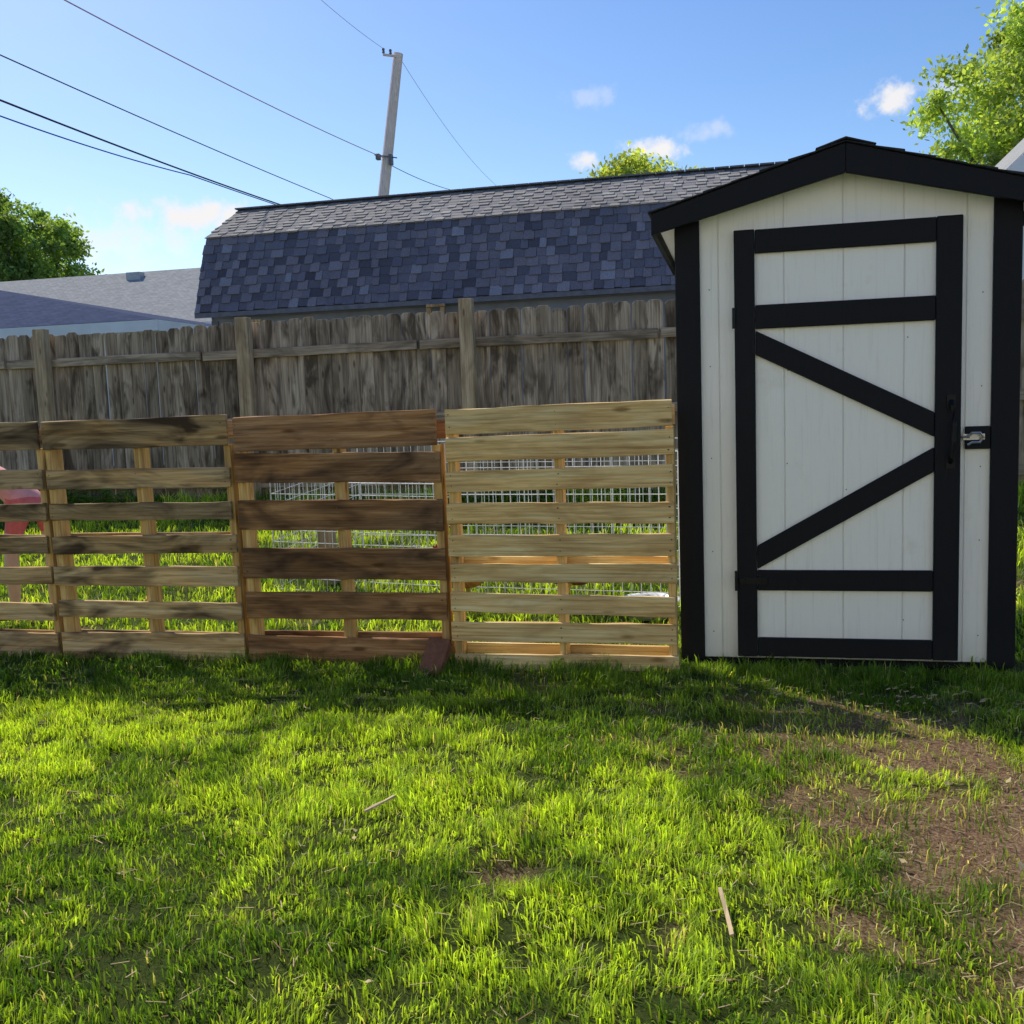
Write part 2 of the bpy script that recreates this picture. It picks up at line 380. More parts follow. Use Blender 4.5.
mb.obj('door_frame',[black],shed,bevel=.003)
steel=plain('galvanised_steel',(.62,.60,.57),.35,metal=.9); blk=plain('black_iron',(.012,.012,.014),.45,metal=.3)
mb=MB()
hx=.872
mb.tube([(hx,S-.046,1.17),(hx,S-.075,1.15),(hx+.004,S-.088,1.08),(hx+.004,S-.088,1.00),(hx,S-.075,.935),(hx,S-.046,.915)],[.012,.011,.010,.010,.011,.012],8,0)
mb.box(hx-.018,hx+.018,S-.050,S-.0445,1.14,1.20); mb.box(hx-.018,hx+.018,S-.050,S-.0445,.885,.945)
mb.box(-.012,.11,S-.049,S-.0445,.380,.410); mb.tube([(-.024,S-.048,.35),(-.024,S-.048,.44)],.009,8); mb.tube([(.0,S-.046,.395),(.0,S-.064,.395)],.013,8)
mb.tube([(-.024,S-.048,1.52),(-.024,S-.048,1.61)],.008,8)
mb.obj('door_handle_and_hinges',[blk],shed)
mb=MB()
mb.box(.925,1.01,S-.028,S-.0235,1.005,1.03)
mb.tube([(.94,S-.030,1.018),(.955,S-.05,1.035),(.985,S-.055,1.035),(1.0,S-.048,1.015),(.985,S-.050,.995),(.955,S-.052,.995),(.94,S-.045,.985)],.006,6)
mb.tube([(.915,S-.04,1.018),(.93,S-.06,1.02),(.945,S-.04,1.018)],.005,6)
mb.obj('door_latch',[steel],shed)
mb=MB()
for zx in (-.13,1.0):
    zz=.15
    while zz<1.95:
        mb.tube([(zx,S-.0012,zz),(zx,S+.003,zz)],.0028,6); zz+=R.uniform(.30,.45)
for g,zz in ((.20,.92),(.205,1.33),(.70,1.45),(.45,.80),(.69,.22)): mb.tube([(g,S-.0232,zz),(g,S-.018,zz)],.0028,6)
mb.obj('siding_nails',[nail],shed)
mb=MB(); yr0,yr1=4.50,S+1.36; c=.437
def slope(x0,z0,x1,z1,t,ya,yb,mat):
    mb.prism([(x0,z0-t),(x1,z1-t),(x1,z1),(x0,z0)],ya,yb,mat)
zt=2.258; ex=.81; ez=zt-.285*ex
slope(c-ex,ez,c-.001,zt,.028,yr0+.022,yr1-.022,2); slope(c+.001,zt,c+ex,ez,.028,yr0+.022,yr1-.022,2)
for sgn in (-1,1):
    for k in range(7):
        a=ex+.012-k*.118; bq=max(0,a-.14)
        za=zt-.285*a; zb=zt-.285*bq
        yy=yr0-.012
        while yy<yr1:
            ww=R.uniform(.12,.28); ye=min(yy+ww,yr1+.012)
            t=R.uniform(.010,.016)
            pts=[(c+sgn*a,za+.003),(c+sgn*bq,zb+.002),(c+sgn*bq,zb+.006),(c+sgn*a,za+t)]
            mb.prism(pts if sgn<0 else pts[::-1],yy+.002,ye-.002,1); yy=ye
yy=yr0-.014
while yy<yr1:
    ye=yy+.2
    mb.prism([(c-.12,zt-.285*.12+.012),(c,zt+.012),(c+.12,zt-.285*.12+.012),(c+.12,zt-.285*.12+.018),(c,zt+.021),(c-.12,zt-.285*.12+.018)],yy+.002,ye-.002,1); yy=ye
for sgn in (-1,1):
    pts=[(c+sgn*ex,ez-.092),(c+sgn*.0008,zt-.122),(c+sgn*.0008,zt-.002),(c+sgn*ex,ez-.002)]
    mb.prism(pts if sgn<0 else pts[::-1],yr0,yr0+.02,0); mb.prism(pts if sgn<0 else pts[::-1],yr1-.02,yr1,0)
    xx=c+sgn*ex
    mb.box(min(xx,xx-sgn*.02),max(xx,xx-sgn*.02),yr0+.022,yr1-.022,ez-.09,ez-.034,0)
shing_d=plain('charcoal_shingle',(.035,.037,.045),.95,40,.5,bumpd=.004)
mb.obj('roof',[black,shing_d,white],shed,bevel=.002)
# ------------------------------------------------------------------ weathered privacy fence
fw1=wood('weathered_cedar',2,(.25,.19,.135),(.52,.42,.315),(.72,.61,.48),(.085,.064,.046),.85,.95,.42)
fw2=wood('weathered_post',2,(.36,.26,.16),(.60,.46,.30),(.74,.60,.42),(.16,.12,.08),.5,.95,.3)
fw3=wood('weathered_rail',0,(.28,.22,.155),(.50,.40,.30),(.66,.55,.43),(.10,.08,.06),.6,.95,.35)
mb=MB(); x=-14.0; FY=9.0
while x<4.0:
    w=R.uniform(.132,.142); h=2.095+R.uniform(-.018,.018)+.012*math.sin(x*1.3); y0=FY+R.uniform(-.005,.005); e=.028; zb=.27
    sl=R.uniform(-.006,.006)
    mb.prism([(x,zb),(x+w,zb),(x+w+sl,h-e),(x+w-e+sl,h),(x+e+sl,h),(x+sl,h-e)],y0,y0+.016,0); x+=w+R.uniform(.003,.007)
for zc in (.55,1.15,1.80):
    px=-14.0
    for q in range(9):
        mb.plank((px+.01,FY-.028,zc+R.uniform(-.012,.012)),(px+2.20,FY-.028,zc+R.uniform(-.012,.012)),(0,0,1),.085,.038,2,5,.003); px+=2.22
for q in range(-6,4):
    px=-4.63+2.22*q+.02*math.sin(q*3)
    if px<-14: continue
    hh=2.14+(.05 if q==1 else 0)
    mb.plank((px,FY-.105,.2),(px+R.uniform(-.015,.015),FY-.105,hh),(1,0,0),.125,.10,1,4,.002)
mb.obj('wooden_privacy_fence',[fw1,fw2,fw3],bevel=.003)
# ------------------------------------------------------------------ gambrel barn behind fence
def shinglemat(name,cols):
    m,nt,b,o=newmat(name); at=nd(nt,'ShaderNodeAttribute',attribute_name='rnd')
    c=ramp(nt,at.outputs['Fac'],[(i/(len(cols)-1),cc) for i,cc in enumerate(cols)])
    n=noise(nt,coords(nt,(1,1,1),True),60,3,.7); n2=noise(nt,coords(nt,(1,1,1),False),.9,3,.6)
    c=mix(nt,.7,c,ramp(nt,n,[(.3,(.55,.55,.55)),(.7,(1.25,1.25,1.25))]),'MULTIPLY')
    c=mix(nt,.6,c,ramp(nt,n2,[(.3,(.75,.75,.75)),(.7,(1.1,1.1,1.1))]),'MULTIPLY')
    L(nt,c,b.inputs['Base Color']); b.inputs['Roughness'].default_value=.95; b.inputs['Specular IOR Level'].default_value=.25
    bump(nt,b,n,.6,.004); return m
def shingles(mb,p00,p10,p01,exp,mat=0,thick=.012,tlo=.09,thi=.20):
    p00=V(p00);ea=V(p10)-p00;up=V(p01)-p00;Le=ea.length;Lu=up.length;ea.normalize();up.normalize();nr=ea.cross(up)
    if nr.z<0: nr=-nr
    n=int(round(Lu/exp)); ex=Lu/n
    for k in range(n):
        s0=k*ex-.01; s1=(k+1)*ex+.02; x=-R.random()*.2; alt=0
        while x<Le:
            w=R.uniform(tlo,thi); xa=max(x,0); xb=min(x+w,Le); x+=w; alt=1-alt
            if xb-xa<.02: continue
            t=thick*(2.2 if alt else .9); xa+=.002; xb-=.002
            s0b=s0+(0 if alt else .020)
            vs=[]
            for (ss,hh) in ((s0b,t),(s1,.004)):
                for xx in (xa,xb):
                    vs.append(p00+ea*xx+up*ss+nr*hh); vs.append(p00+ea*xx+up*ss-nr*.004)
            mb.add(vs,[(0,2,6,4),(1,5,7,3),(0,1,3,2),(4,6,7,5),(0,4,5,1),(2,3,7,6)],mat,min(1,max(0,R.gauss(.66 if alt else .34,.18))))
barn=empty('gambrel_barn')
sh1=shinglemat('slate_blue_shingle',[(.085,.085,.110),(.125,.125,.165),(.175,.175,.220),(.235,.215,.25),(.29,.29,.345)])
sh2=shinglemat('slate_grey_shingle',[(.19,.185,.195),(.26,.25,.255),(.30,.285,.275),(.38,.365,.355)])
bx0,bx1=-7.49,2.0
mb=MB()
E=(13.0,2.66);K=(13.42,3.76);T=(14.5,4.34);K2=(15.58,3.76);E2=(16.0,2.66)
shingles(mb,(bx0,E[0],E[1]),(bx1,E[0],E[1]),(bx0,K[0],K[1]),.13,0)
shingles(mb,(bx0,K[0]-.03,K[1]-.01),(bx1,K[0]-.03,K[1]-.01),(bx0,T[0],T[1]),.13,1,.009)
shingles(mb,(bx1,K2[0]+.03,K2[1]-.01),(bx0,K2[0]+.03,K2[1]-.01),(bx1,T[0],T[1]),.2,1,.010,.3,.5)
shingles(mb,(bx1,E2[0],E2[1]),(bx0,E2[0],E2[1]),(bx1,K2[0],K2[1]),.2,0,.01,.3,.5)
x=bx0-.02
while x<bx1:
    mb.box(x,x+.19,T[0]-.10,T[0]+.10,T[1]+.002,T[1]+.022,1,.1); x+=.2
mb.obj('roof_shingles',[sh1,sh2],barn)
mb=MB(); bwall=plain('grey_blue_siding',(.24,.27,.34),.8,3,.2); trim=plain('barn_trim',(.16,.17,.21),.7)
pr=[(E[0]+.03,E[1]-.006),(K[0]+.018,K[1]-.018),(T[0],T[1]-.027),(K2[0]-.018,K2[1]-.018),(E2[0]-.03,E2[1]-.006)]
vs=[(bx0+.02,y,z) for y,z in pr]+[(bx1-.02,y,z) for y,z in pr]
mb.add(vs,[(i,i+1,5+i+1,5+i) for i in range(4)],1)
xa,xb=bx0+.15,bx1-.15
ee=.18
for xx0,xx1 in ((xa,xa+.05),(xb-.05,xb)):
    pts=[(E[0]+ee,.2)]+[(E[0]+ee,E[1]-.02),(K[0]+.04,K[1]-.05),(T[0],T[1]-.06),(K2[0]-.04,K2[1]-.05),(E2[0]-ee,E2[1]-.02),(E2[0]-ee,.2)]
    n=len(pts); vs=[(xx0,y,z) for y,z in pts]+[(xx1,y,z) for y,z in pts]
    mb.add(vs,[tuple(range(n)),tuple(range(2*n-1,n-1,-1))]+[((i+1)%n,i,n+i,n+(i+1)%n) for i in range(n)],0)
z=.2
while z<2.6:
    for ya,yb in ((E[0]+ee,E[0]+ee+.02),(E2[0]-ee-.02,E2[0]-ee)):
        mb.plank((xa+.001,(ya+yb)/2,z+.07),(xb-.001,(ya+yb)/2,z+.07),(0,0,1),.138,.02,0)
    z+=.14
mb.box(bx0,bx1,E[0]-.02,E[0]+.01,E[1]-.07,E[1]-.008,1); mb.box(bx0,bx1,E2[0]-.01,E2[0]+.02,E2[1]-.07,E2[1]-.008,1)
mb.box(-7.33,-7.23,E[0]+ee-.03,E[0]+ee-.002,.2,2.55,1)
mb.obj('walls_and_trim',[bwall,trim],barn)
mb=MB(); ln=wood('lumber',2,(.5,.3,.12),(.75,.5,.25),(.85,.62,.35))
mb.box(-4.05,-3.99,12.90,12.96,2.2,2.54); mb.box(-3.86,-3.80,12.90,12.96,2.2,2.54); mb.box(-4.05,-3.80,12.90,12.96,2.545,2.585); mb.box(-.72,-.64,12.6,12.68,.3,2.66); mb.box(-6.72,-6.45,12.90,12.96,2.44,2.52)
mb.obj('eave_lumber_blocks',[ln],barn,bevel=.004)
# ------------------------------------------------------------------ neighbour houses, plus an added bounce house
wsid=plain('white_vinyl',(.82,.83,.85),.6,2,.1)
def lapmat(name,c1,c2,rows):
    m,nt,b,o=newmat(name); tc=coords(nt,(1,1,1),False)
    br=nd(nt,'ShaderNodeTexBrick'); L(nt,tc,br.inputs['Vector']); br.inputs['Scale'].default_value=rows; br.inputs['Mortar Size'].default_value=.01
    br.inputs['Color1'].default_value=(*c1,1); br.inputs['Color2'].default_value=(*c2,1); br.inputs['Mortar'].default_value=(c1[0]*.5,c1[1]*.5,c1[2]*.5,1)
    n=noise(nt,tc,6,5,.7); c=mix(nt,.6,br.outputs[0],ramp(nt,n,[(.3,(.7,.7,.7)),(.7,(1.15,1.15,1.15))]),'MULTIPLY')
    L(nt,c,b.inputs['Base Color']); b.inputs['Roughness'].default_value=1; b.inputs['Specular IOR Level'].default_value=.05; bump(nt,b,n,.5,.01); return m
rfA=lapmat('blue_grey_roof',(.038,.056,.115),(.056,.080,.155),3.0); rfB=lapmat('light_grey_roof',(.30,.31,.31),(.38,.38,.38),3.0)
def hiphouse(name,x0,x1,y0,y1,ze,zr,rx0,rx1,rf,wall,base=.2,ov=.35):
    e=empty(name); mb=MB(); ym=(y0+y1)/2
    mb.add([(x0,y0,ze),(x1,y0,ze),(x1,y1,ze),(x0,y1,ze),(rx0,ym,zr),(rx1,ym,zr)],[(0,1,5,4),(1,2,5),(2,3,4,5),(3,0,4)],0)
    mb.obj('roof',[rf],e)
    mb=MB(); mb.box(x0+ov,x1-ov,y0+ov,y1-ov,base,ze-.12)
    for (a,bb,c_,d) in ((x0-.02,x1+.02,y0-.03,y0),(x0-.02,x1+.02,y1,y1+.03),(x0-.03,x0,y0,y1),(x1,x1+.03,y0,y1)): mb.box(a,bb,c_,d,ze-.22,ze-.01)
    mb.box(x0,x1,y0,y1,ze-.20,ze-.17)
    mb.obj('walls_and_fascia',[wall],e)
    mb=MB()
    for wx in (x0+1.5,x1-2.6):
        mb.box(wx,wx+1.1,y0+ov-.03,y0+ov-.005,1.2,2.3); mb.box(wx,wx+1.1,y1-ov+.005,y1-ov+.03,1.2,2.3)
    mb.obj('windows',[plain('window_glass',(.03,.035,.04),.1,spec=.6)],e)
    return e
hiphouse('neighbour_house',-25.5,-10.9,17.5,24.5,3.10,4.45,-22.0,-17.6,rfA,wsid)
hiphouse('neighbour_house',-34.0,-12.5,26.5,35.5,3.9,6.15,-29.0,-16.8,rfB,wsid)
mb=MB(); mb.box(-19.9,-19.4,30.3,30.6,5.6,6.05); mb.tube([(-15.9,29.8,5.2),(-15.9,29.8,5.95)],.05,8); mb.obj('roof_vent',[plain('vent',(.45,.45,.45),.6)],bpy.data.objects['neighbour_house.001'])
cream=plain('bounce_house_cream',(.90,.85,.76),.8,2,.06)
hiphouse('added_bounce_house',-13.0,8.0,-12.0,-3.0,5.2,7.4,-8.5,3.5,rfB,cream)  # unseen house added behind the camera; its sunlit wall fills the shed front
hr=empty('white_gabled_house'); mb=MB()
gx0,gx1,gy0,gy1,ze,zr=2.90,9.5,12.0,20,3.45,6.6; gm_=(gx0+gx1)/2
mb.prism([(gx0,.2),(gx1,.2),(gx1,ze),(gm_,zr),(gx0,ze)],gy0,gy1,0)
mb.obj('walls',[wsid],hr)
mb=MB(); sl=(zr-ze)/(gm_-gx0)
for sg in (-1,1):
    xo=gm_+sg*(gm_-gx0+.3)
    pts=[(xo,ze-.3*sl+.02),(gm_,zr+.02),(gm_,zr+.2),(xo,ze-.3*sl+.2)]
    mb.prism(pts if sg<0 else pts[::-1],gy0-.3,gy1+.3,1)
    pts=[(xo,ze-.3*sl-.02),(gm_,zr-.02),(gm_,zr+.19),(xo,ze-.3*sl+.19)]
    mb.prism(pts if sg<0 else pts[::-1],gy0-.33,gy0-.302,0)
mb.box(5.6,6.7,gy0-.03,gy0-.004,1.2,2.5,2)
mb.obj('roof_and_rake',[wsid,rfB,plain('dark_glass',(.03,.03,.04),.1)],hr)
# ------------------------------------------------------------------ utility pole and wires
mb=MB(); pb=V((-10.33,26,.2)); pt=V((-8.62,26,10.45))
mb.tube([pb,pb.lerp(pt,.5),pt],[.18,.155,.125],12,0)
d=(pt-pb).normalized()
q=pb.lerp(pt,.985); mb.plank(q+V((-.34,-.15,.12)),q+V((.02,-.15,.04)),(0,0,1),.05,.06,0)
for ox,oz in ((-.33,.15),(-.14,.10)): mb.lathe((q.x+ox,q.y-.15,q.z+oz),[(.0,.14),(.03,.13),(.042,.09),(.025,.07),(.042,.03),(.025,0),(0,0)],8,1)
q2=pb.lerp(pt,.745)
mb.box(q2.x-.24,q2.x-.14,25.75,25.9,q2.z-.06,q2.z+.08,1); mb.box(q2.x+.12,q2.x+.20,25.75,25.9,q2.z-.22,q2.z+.04,1)
mb.tube([q2+V((-.3,-.15,.08)),q2+V((.32,-.15,-.05))],.016,6,1)
pole=mb.obj('utility_pole',[wood('pole_wood',2,(.80,.60,.55),(.92,.75,.70),(.96,.84,.80),(.72,.56,.50),.3,.9,.05,False),plain('ceramic_grey',(.16,.16,.17),.4)])
def wire(pts,r,mat,sag=0):
    mb=MB(); out=[]
    for a,bb in zip(pts[:-1],pts[1:]):
        a=V(a);bb=V(bb); n=14
        for i in range(n):
            t=i/n; p=a.lerp(bb,t); p.z-=sag*4*t*(1-t); out.append(p)
    out.append(V(pts[-1])); mb.tube(out,r,5); return mb.obj('overhead_wire',[mat])
wb=plain('black_cable',(.03,.03,.04),.5); wbl=plain('blue_cable',(.03,.12,.6),.5); wr=plain('reddish_cable',(.65,.40,.38),.5); wg=plain('bare_wire',(.55,.60,.68),.5)
wire([(-9.1,26,7.83),(-9.05,12.8,7.0),(-9.0,-2.9,7.0)],.010,wr,.08)
wire([(-9.2,26,6.2),(-9.05,21.9,6.04),(-9.05,11.4,5.83),(-9.0,-2.9,5.6)],.009,wb,.03)
wire([(-9.3,26,5.9),(-9.0,18.95,5.39),(-9.0,11.3,5.24),(-9.0,-2.9,5.05)],.014,wb,.03)
wire([(-9.3,26,5.8),(-9.02,15.8,5.27),(-9.02,11.3,5.05),(-9.0,-2.9,4.9)],.010,wbl,.04)
wire([(-8.95,25.85,10.55),(-8.63,20.9,9.95),(-8.63,-10,9.8)],.006,wg,.04)
wire([(-8.62,26,10.4),(-9.66,40,10.2),(-10.0,60,11)],.007,wg,.25)
wire([(-9.05,26,7.7),(-9.07,32,8.2),(-9.3,50,8.6)],.010,wb,.06)
# ------------------------------------------------------------------ trees
bark=plain('bark',(.16,.13,.10),.95,14,.4,bumpd=.02); lm=leafmat('tree_leaf',.45)
def tree(name,base,cc,rad,nclump,nleaf,ls,tint,seed):
    rr=np.random.default_rng(seed); e=empty(name); mb=MB(); base=V(base); cc=V(cc)
    fork=V((base.x*.6+cc.x*.4,base.y*.6+cc.y*.4,base.z+(cc.z-rad[2]-base.z)*.75+.3))
    mb.tube([base,base.lerp(fork,.5)+V((.08,.05,0)),fork,cc],[.32*rad[0]/3,.26*rad[0]/3,.21*rad[0]/3,.07],10)
    cl=[]
    for i in range(nclump):
        u=rr.normal(size=3); u/=np.linalg.norm(u); r=rr.random()**.42
        c=np.array(cc)+u*np.array(rad)*r*.9
        s=rr.uniform(.10,.22)*rad[0]*(1.15-.4*r); cl.append((c,s))
        if i<34:
            p=V(c); m1=fork.lerp(p,.5)+V((0,0,-.15)); mb.tube([fork,m1,p],[.10*rad[0]/3,.055*rad[0]/3,.02],6)
    mb.obj('trunk_and_limbs',[bark],e,smooth=True)
    n=nleaf; ci=rr.integers(0,nclump,n); C=np.array([c for c,s in cl])[ci]; Sx=np.array([s for c,s in cl])[ci]
    d=rr.normal(size=(n,3)); d/=np.linalg.norm(d,axis=1)[:,None]; rad_=rr.random(n)**.6*(1+.5*rr.random(n)**4)
    P=C+d*(Sx*rad_)[:,None]*np.array([1.15,1.15,.8])
    a=rr.normal(size=(n,3)); a/=np.linalg.norm(a,axis=1)[:,None]; b_=np.cross(a,rr.normal(size=(n,3))); b_/=np.linalg.norm(b_,axis=1)[:,None]
    s=ls*rr.uniform(.6,1.3,n)[:,None]
    v=np.stack([P-a*s,P+b_*s*.5,P+a*s,P-b_*s*.5],1)
    me=bpy.data.meshes.new('foliage'); me.vertices.add(n*4); me.vertices.foreach_set('co',v.ravel()); me.loops.add(n*4); me.loops.foreach_set('vertex_index',np.arange(n*4)); me.polygons.add(n); me.polygons.foreach_set('loop_start',np.arange(n)*4)
    t=np.array(tint); cb=rr.uniform(.6,1.3,nclump)[ci]
    c=np.ones((n,4,4)); c[:,:,:3]=(t[None]*(cb*rr.uniform(.7,1.3,n))[:,None])[:,None,:]
    ca=me.color_attributes.new('Col','FLOAT_COLOR','POINT'); ca.data.foreach_set('color',c.ravel()); me.update(calc_edges=True); me.materials.append(lm)
    ob=bpy.data.objects.new('foliage',me); COL.objects.link(ob); ob.parent=e
tree('deciduous_tree',(-30.6,38,.2),(-30.6,38,7.8),(4.0,3.8,3.3),190,46000,.11,(.19,.28,.09),1)
tree('deciduous_tree',(7.5,26,.2),(7.5,26,7.1),(3.6,3.3,3.4),230,56000,.075,(.32,.40,.13),2)
tree('deciduous_tree',(-3.9,45,.2),(-3.9,45,8.9),(4.8,3.6,3.3),190,42000,.12,(.34,.38,.12),3)
mb=MB()
def weed(cx,cy,rx,h,n):
    for i in range(n):
        x=cx+R.gauss(0,rx); y=cy+R.gauss(0,.12); z=gzs(x,y)+R.random()*h; s=R.uniform(.02,.05); a0=R.uniform(0,6.3); tl=R.uniform(-.5,.5)
        dx,dy=math.cos(a0)*s,math.sin(a0)*s
        mb.add([(x-dx,y-dy,z),(x+dy*.5,y-dx*.5,z+tl*s),(x+dx,y+dy,z-.3*s),(x-dy*.5,y+dx*.5,z+tl*s*.5)],[(0,1,2,3)],0)
weed(-6.45,8.6,.35,.40,1000); weed(-7.6,8.65,.4,.2,500); weed(-3.3,8.7,.5,.15,400); weed(-1.5,8.7,.5,.2,500)
wm_,nt,b,o=newmat('weed_leaf'); at=nd(nt,'ShaderNodeAttribute',attribute_name='rnd'); c_=ramp(nt,at.outputs['Fac'],[(0,(.07,.16,.02)),(1,(.20,.38,.05))]); L(nt,c_,b.inputs['Base Color']); b.inputs['Roughness'].default_value=.6
tr=nd(nt,'ShaderNodeBsdfTranslucent'); L(nt,c_,tr.inputs[0]); ms=nd(nt,'ShaderNodeMixShader'); ms.inputs[0].default_value=.35; L(nt,b.outputs[0],ms.inputs[1]); L(nt,tr.outputs[0],ms.inputs[2]); L(nt,ms.outputs[0],o.inputs[0])
mb.obj('fence_weeds',[wm_])
# ------------------------------------------------------------------ wire pen
wire_w=plain('white_coated_wire',(.86,.86,.84),.4)
mb=MB()
def panel(a,b_,h,sp=.055,r=.0024):
    a=V(a);b_=V(b_); n=int((b_-a).length/sp)
    for i in range(n+1):
        p=a.lerp(b_,i/n); z=gzs(p.x,p.y); mb.tube([(p.x,p.y,z),(p.x,p.y,z+h)],r*(2 if i%12==0 else 1),4,cap=False)
    k=int(h/.08)
    for j in range(k+1):
        zz=h*j/k; mb.tube([(a.x,a.y,gzs(a.x,a.y)+zz),(b_.x,b_.y,gzs(b_.x,b_.y)+zz)],r*(1.6 if j in (0,k) else 1),4,cap=False)
panel((-3.05,6.1,0),(-1.75,5.9,0),.72)
panel((-1.75,5.9,0),(-.35,5.75,0),.90); panel((-3.05,6.1,0),(-2.9,7.3,0),.72); panel((-.35,5.75,0),(-.25,7.2,0),.85); panel((-2.9,7.3,0),(-.25,7.2,0),.80)
mb.obj('wire_pen',[wire_w])
mb=MB(); mb.plank((-2.72,6.25,.05),(-2.74,6.25,.62),(1,0,0),.10,.09,0,3,.003); mb.obj('wooden_post',[fw2],bevel=.004)
mb=MB(); cz=gzs(-.5,5.55); mb.lathe((-.50,5.50,cz),[(0,.03),(.10,.03),(.15,.10),(.165,.105),(.165,.095),(.155,.095),(.11,.0),(0,.0)],24); mb.obj('feed_bowl',[plain('pale_enamel',(.7,.75,.8),.3)],smooth=True)
# ------------------------------------------------------------------ hens
def skin(name,pts,edges,mats,root=0,sub=2,parent=None):
    me=bpy.data.meshes.new(name); me.from_pydata([p[:3] for p in pts],edges,[]); ob=bpy.data.objects.new(name,me); COL.objects.link(ob)
    sm=ob.modifiers.new('skin','SKIN'); sm.use_smooth_shade=True; sm.branch_smoothing=.6
    for i,p in enumerate(pts):
        sv=me.skin_vertices[0].data[i]; r=p[3]; sv.radius=(r,r) if not hasattr(r,'__len__') else r
        sv.use_root=(i==root)
    s=ob.modifiers.new('sub','SUBSURF'); s.levels=sub; s.render_levels=sub
    dg=bpy.context.evaluated_depsgraph_get(); nm=bpy.data.meshes.new_from_object(ob.evaluated_get(dg)); ob.modifiers.clear(); ob.data=nm
    for m_ in mats: nm.materials.append(m_)
    nm.polygons.foreach_set('use_smooth',[True]*len(nm.polygons))
    if parent: ob.parent=parent
    return ob
def hen(loc,rot,body,dark):
    e=empty('hen'); fm=plain('hen_feathers',body,.8,30,.5,bumpd=.006); tm=plain('hen_tail',dark,.8,30,.4)
    pts=[(0,0,.22,.085),(.09,0,.215,.07),(.15,0,.26,.042),(.175,0,.315,.03),(.19,0,.35,.027),(.215,0,.35,.014),(-.09,0,.235,.07),(-.16,0,.28,.04),(-.21,0,.345,(.018,.035)),(-.23,0,.39,(.008,.02))]
    ed=[(0,1),(1,2),(2,3),(3,4),(4,5),(0,6),(6,7),(7,8),(8,9)]
    b1=skin('body',pts,ed,[fm,tm],0,2,e)
    for p in b1.data.polygons:
        if p.center.x<-.16: p.material_index=1
    mb=MB()
    for sy in (-.035,.035):
        mb.tube([(0,sy,.17),(-.015,sy,.10),(.005,sy,.015)],[.02,.009,.007],6,0)
        for an in (-.5,0,.5,3.14): mb.tube([(.005,sy,.010),(.005+math.cos(an)*.045,sy+math.sin(an)*.045,.005)],[.006,.003],5,0)
    mb.tube([(.22,0,.348),(.25,0,.338)],[.009,.001],6,0)
    mb.obj('legs_and_beak',[plain('hen_yellow',(.5,.35,.08),.6)],e)
    mb=MB(); mb.prism([(.165,.37),(.215,.368),(.21,.395),(.198,.380),(.19,.402),(.178,.384),(.168,.396)],-.004,.004); mb.prism([(.20,.335),(.218,.335),(.212,.31)],-.008,.008)
    mb.obj('comb_and_wattle',[plain('comb_red',(.5,.03,.02),.5)],e)
    for sy in (-.07,.07):
        w=MB(); w.lathe((0,0,0),[(0,-.085),(.02,-.07),(.036,-.02),(.034,.03),(.018,.07),(0,.08)],10)
        o=w.obj('wing',[tm],e,smooth=True); o.scale=(1,.45,1.1); o.rotation_euler=(0,math.radians(-78),0); o.location=(-.02,sy,.235)
    e.location=loc; e.rotation_euler=(0,0,rot)
hen((-.98,5.65,gzs(-.98,5.65)),.3,(.22,.085,.035),(.05,.025,.018))
hen((-1.60,5.6,gzs(-1.60,5.6)),2.8,(.60,.27,.09),(.35,.14,.05))
# ------------------------------------------------------------------ person bending behind the pallets
pe=empty('person_bending'); z0=.03
skinm=plain('skin',(.80,.53,.38),.5,20,.08,bumpd=.001); pink=plain('coral_pink_shirt',(.92,.42,.38),.8,20,.15); red=plain('coral_shorts',(.85,.20,.19),.85,20,.2); shoe=plain('sandal',(.36,.30,.27),.7); hair=plain('brown_hair',(.07,.04,.02),.6,60,.4)
hx_,hy_=-4.18,5.22
P=[(hx_,hy_,.76,(.125,.105)),
   (hx_-.13,hy_-.01,.85,(.095,.10)),
   (hx_-.30,hy_-.02,.93,(.115,.10)),
   (hx_-.42,hy_-.02,.97,(.085,.075)),
   (hx_-.50,hy_-.02,.99,.045),
   (hx_-.56,hy_-.02,.99,.045),
   (hx_-.055,hy_-.07,.68,.070),(hx_-.10,hy_-.09,.42,.046),(hx_-.095,hy_-.10,.39,.043),(hx_-.085,hy_-.11,.27,.044),(hx_-.085,hy_-.11,.10,.028),(hx_-.09,hy_-.11,.06,.032),
   (hx_+.055,hy_+.07,.68,.070),(hx_+.085,hy_+.04,.42,.046),(hx_+.09,hy_+.03,.39,.043),(hx_+.095,hy_+.02,.27,.044),(hx_+.10,hy_+.0,.10,.028),(hx_+.10,hy_+.0,.06,.032),
   (hx_-.40,hy_-.14,.97,.048),(hx_-.27,hy_-.22,1.02,.038),(hx_-.12,hy_-.25,1.035,.031),(hx_-.21,hy_-.25,.92,.028),(hx_-.30,hy_-.25,.80,.022),(hx_-.32,hy_-.25,.77,.024),
   (hx_-.41,hy_+.11,.96,.048),(hx_-.45,hy_+.16,.83,.038),(hx_-.48,hy_+.18,.73,.031),(hx_-.52,hy_+.16,.60,.027),(hx_-.55,hy_+.14,.49,.022),(hx_-.555,hy_+.14,.46,.024)]
Ed=[(0,1),(1,2),(2,3),(3,4),(4,5),(0,6),(6,7),(7,8),(8,9),(9,10),(10,11),(0,12),(12,13),(13,14),(14,15),(15,16),(16,17),(3,18),(18,19),(19,20),(20,21),(21,22),(22,23),(3,24),(24,25),(25,26),(26,27),(27,28),(28,29)]
body=skin('body',P,Ed,[skinm,pink,red],0,2,pe)
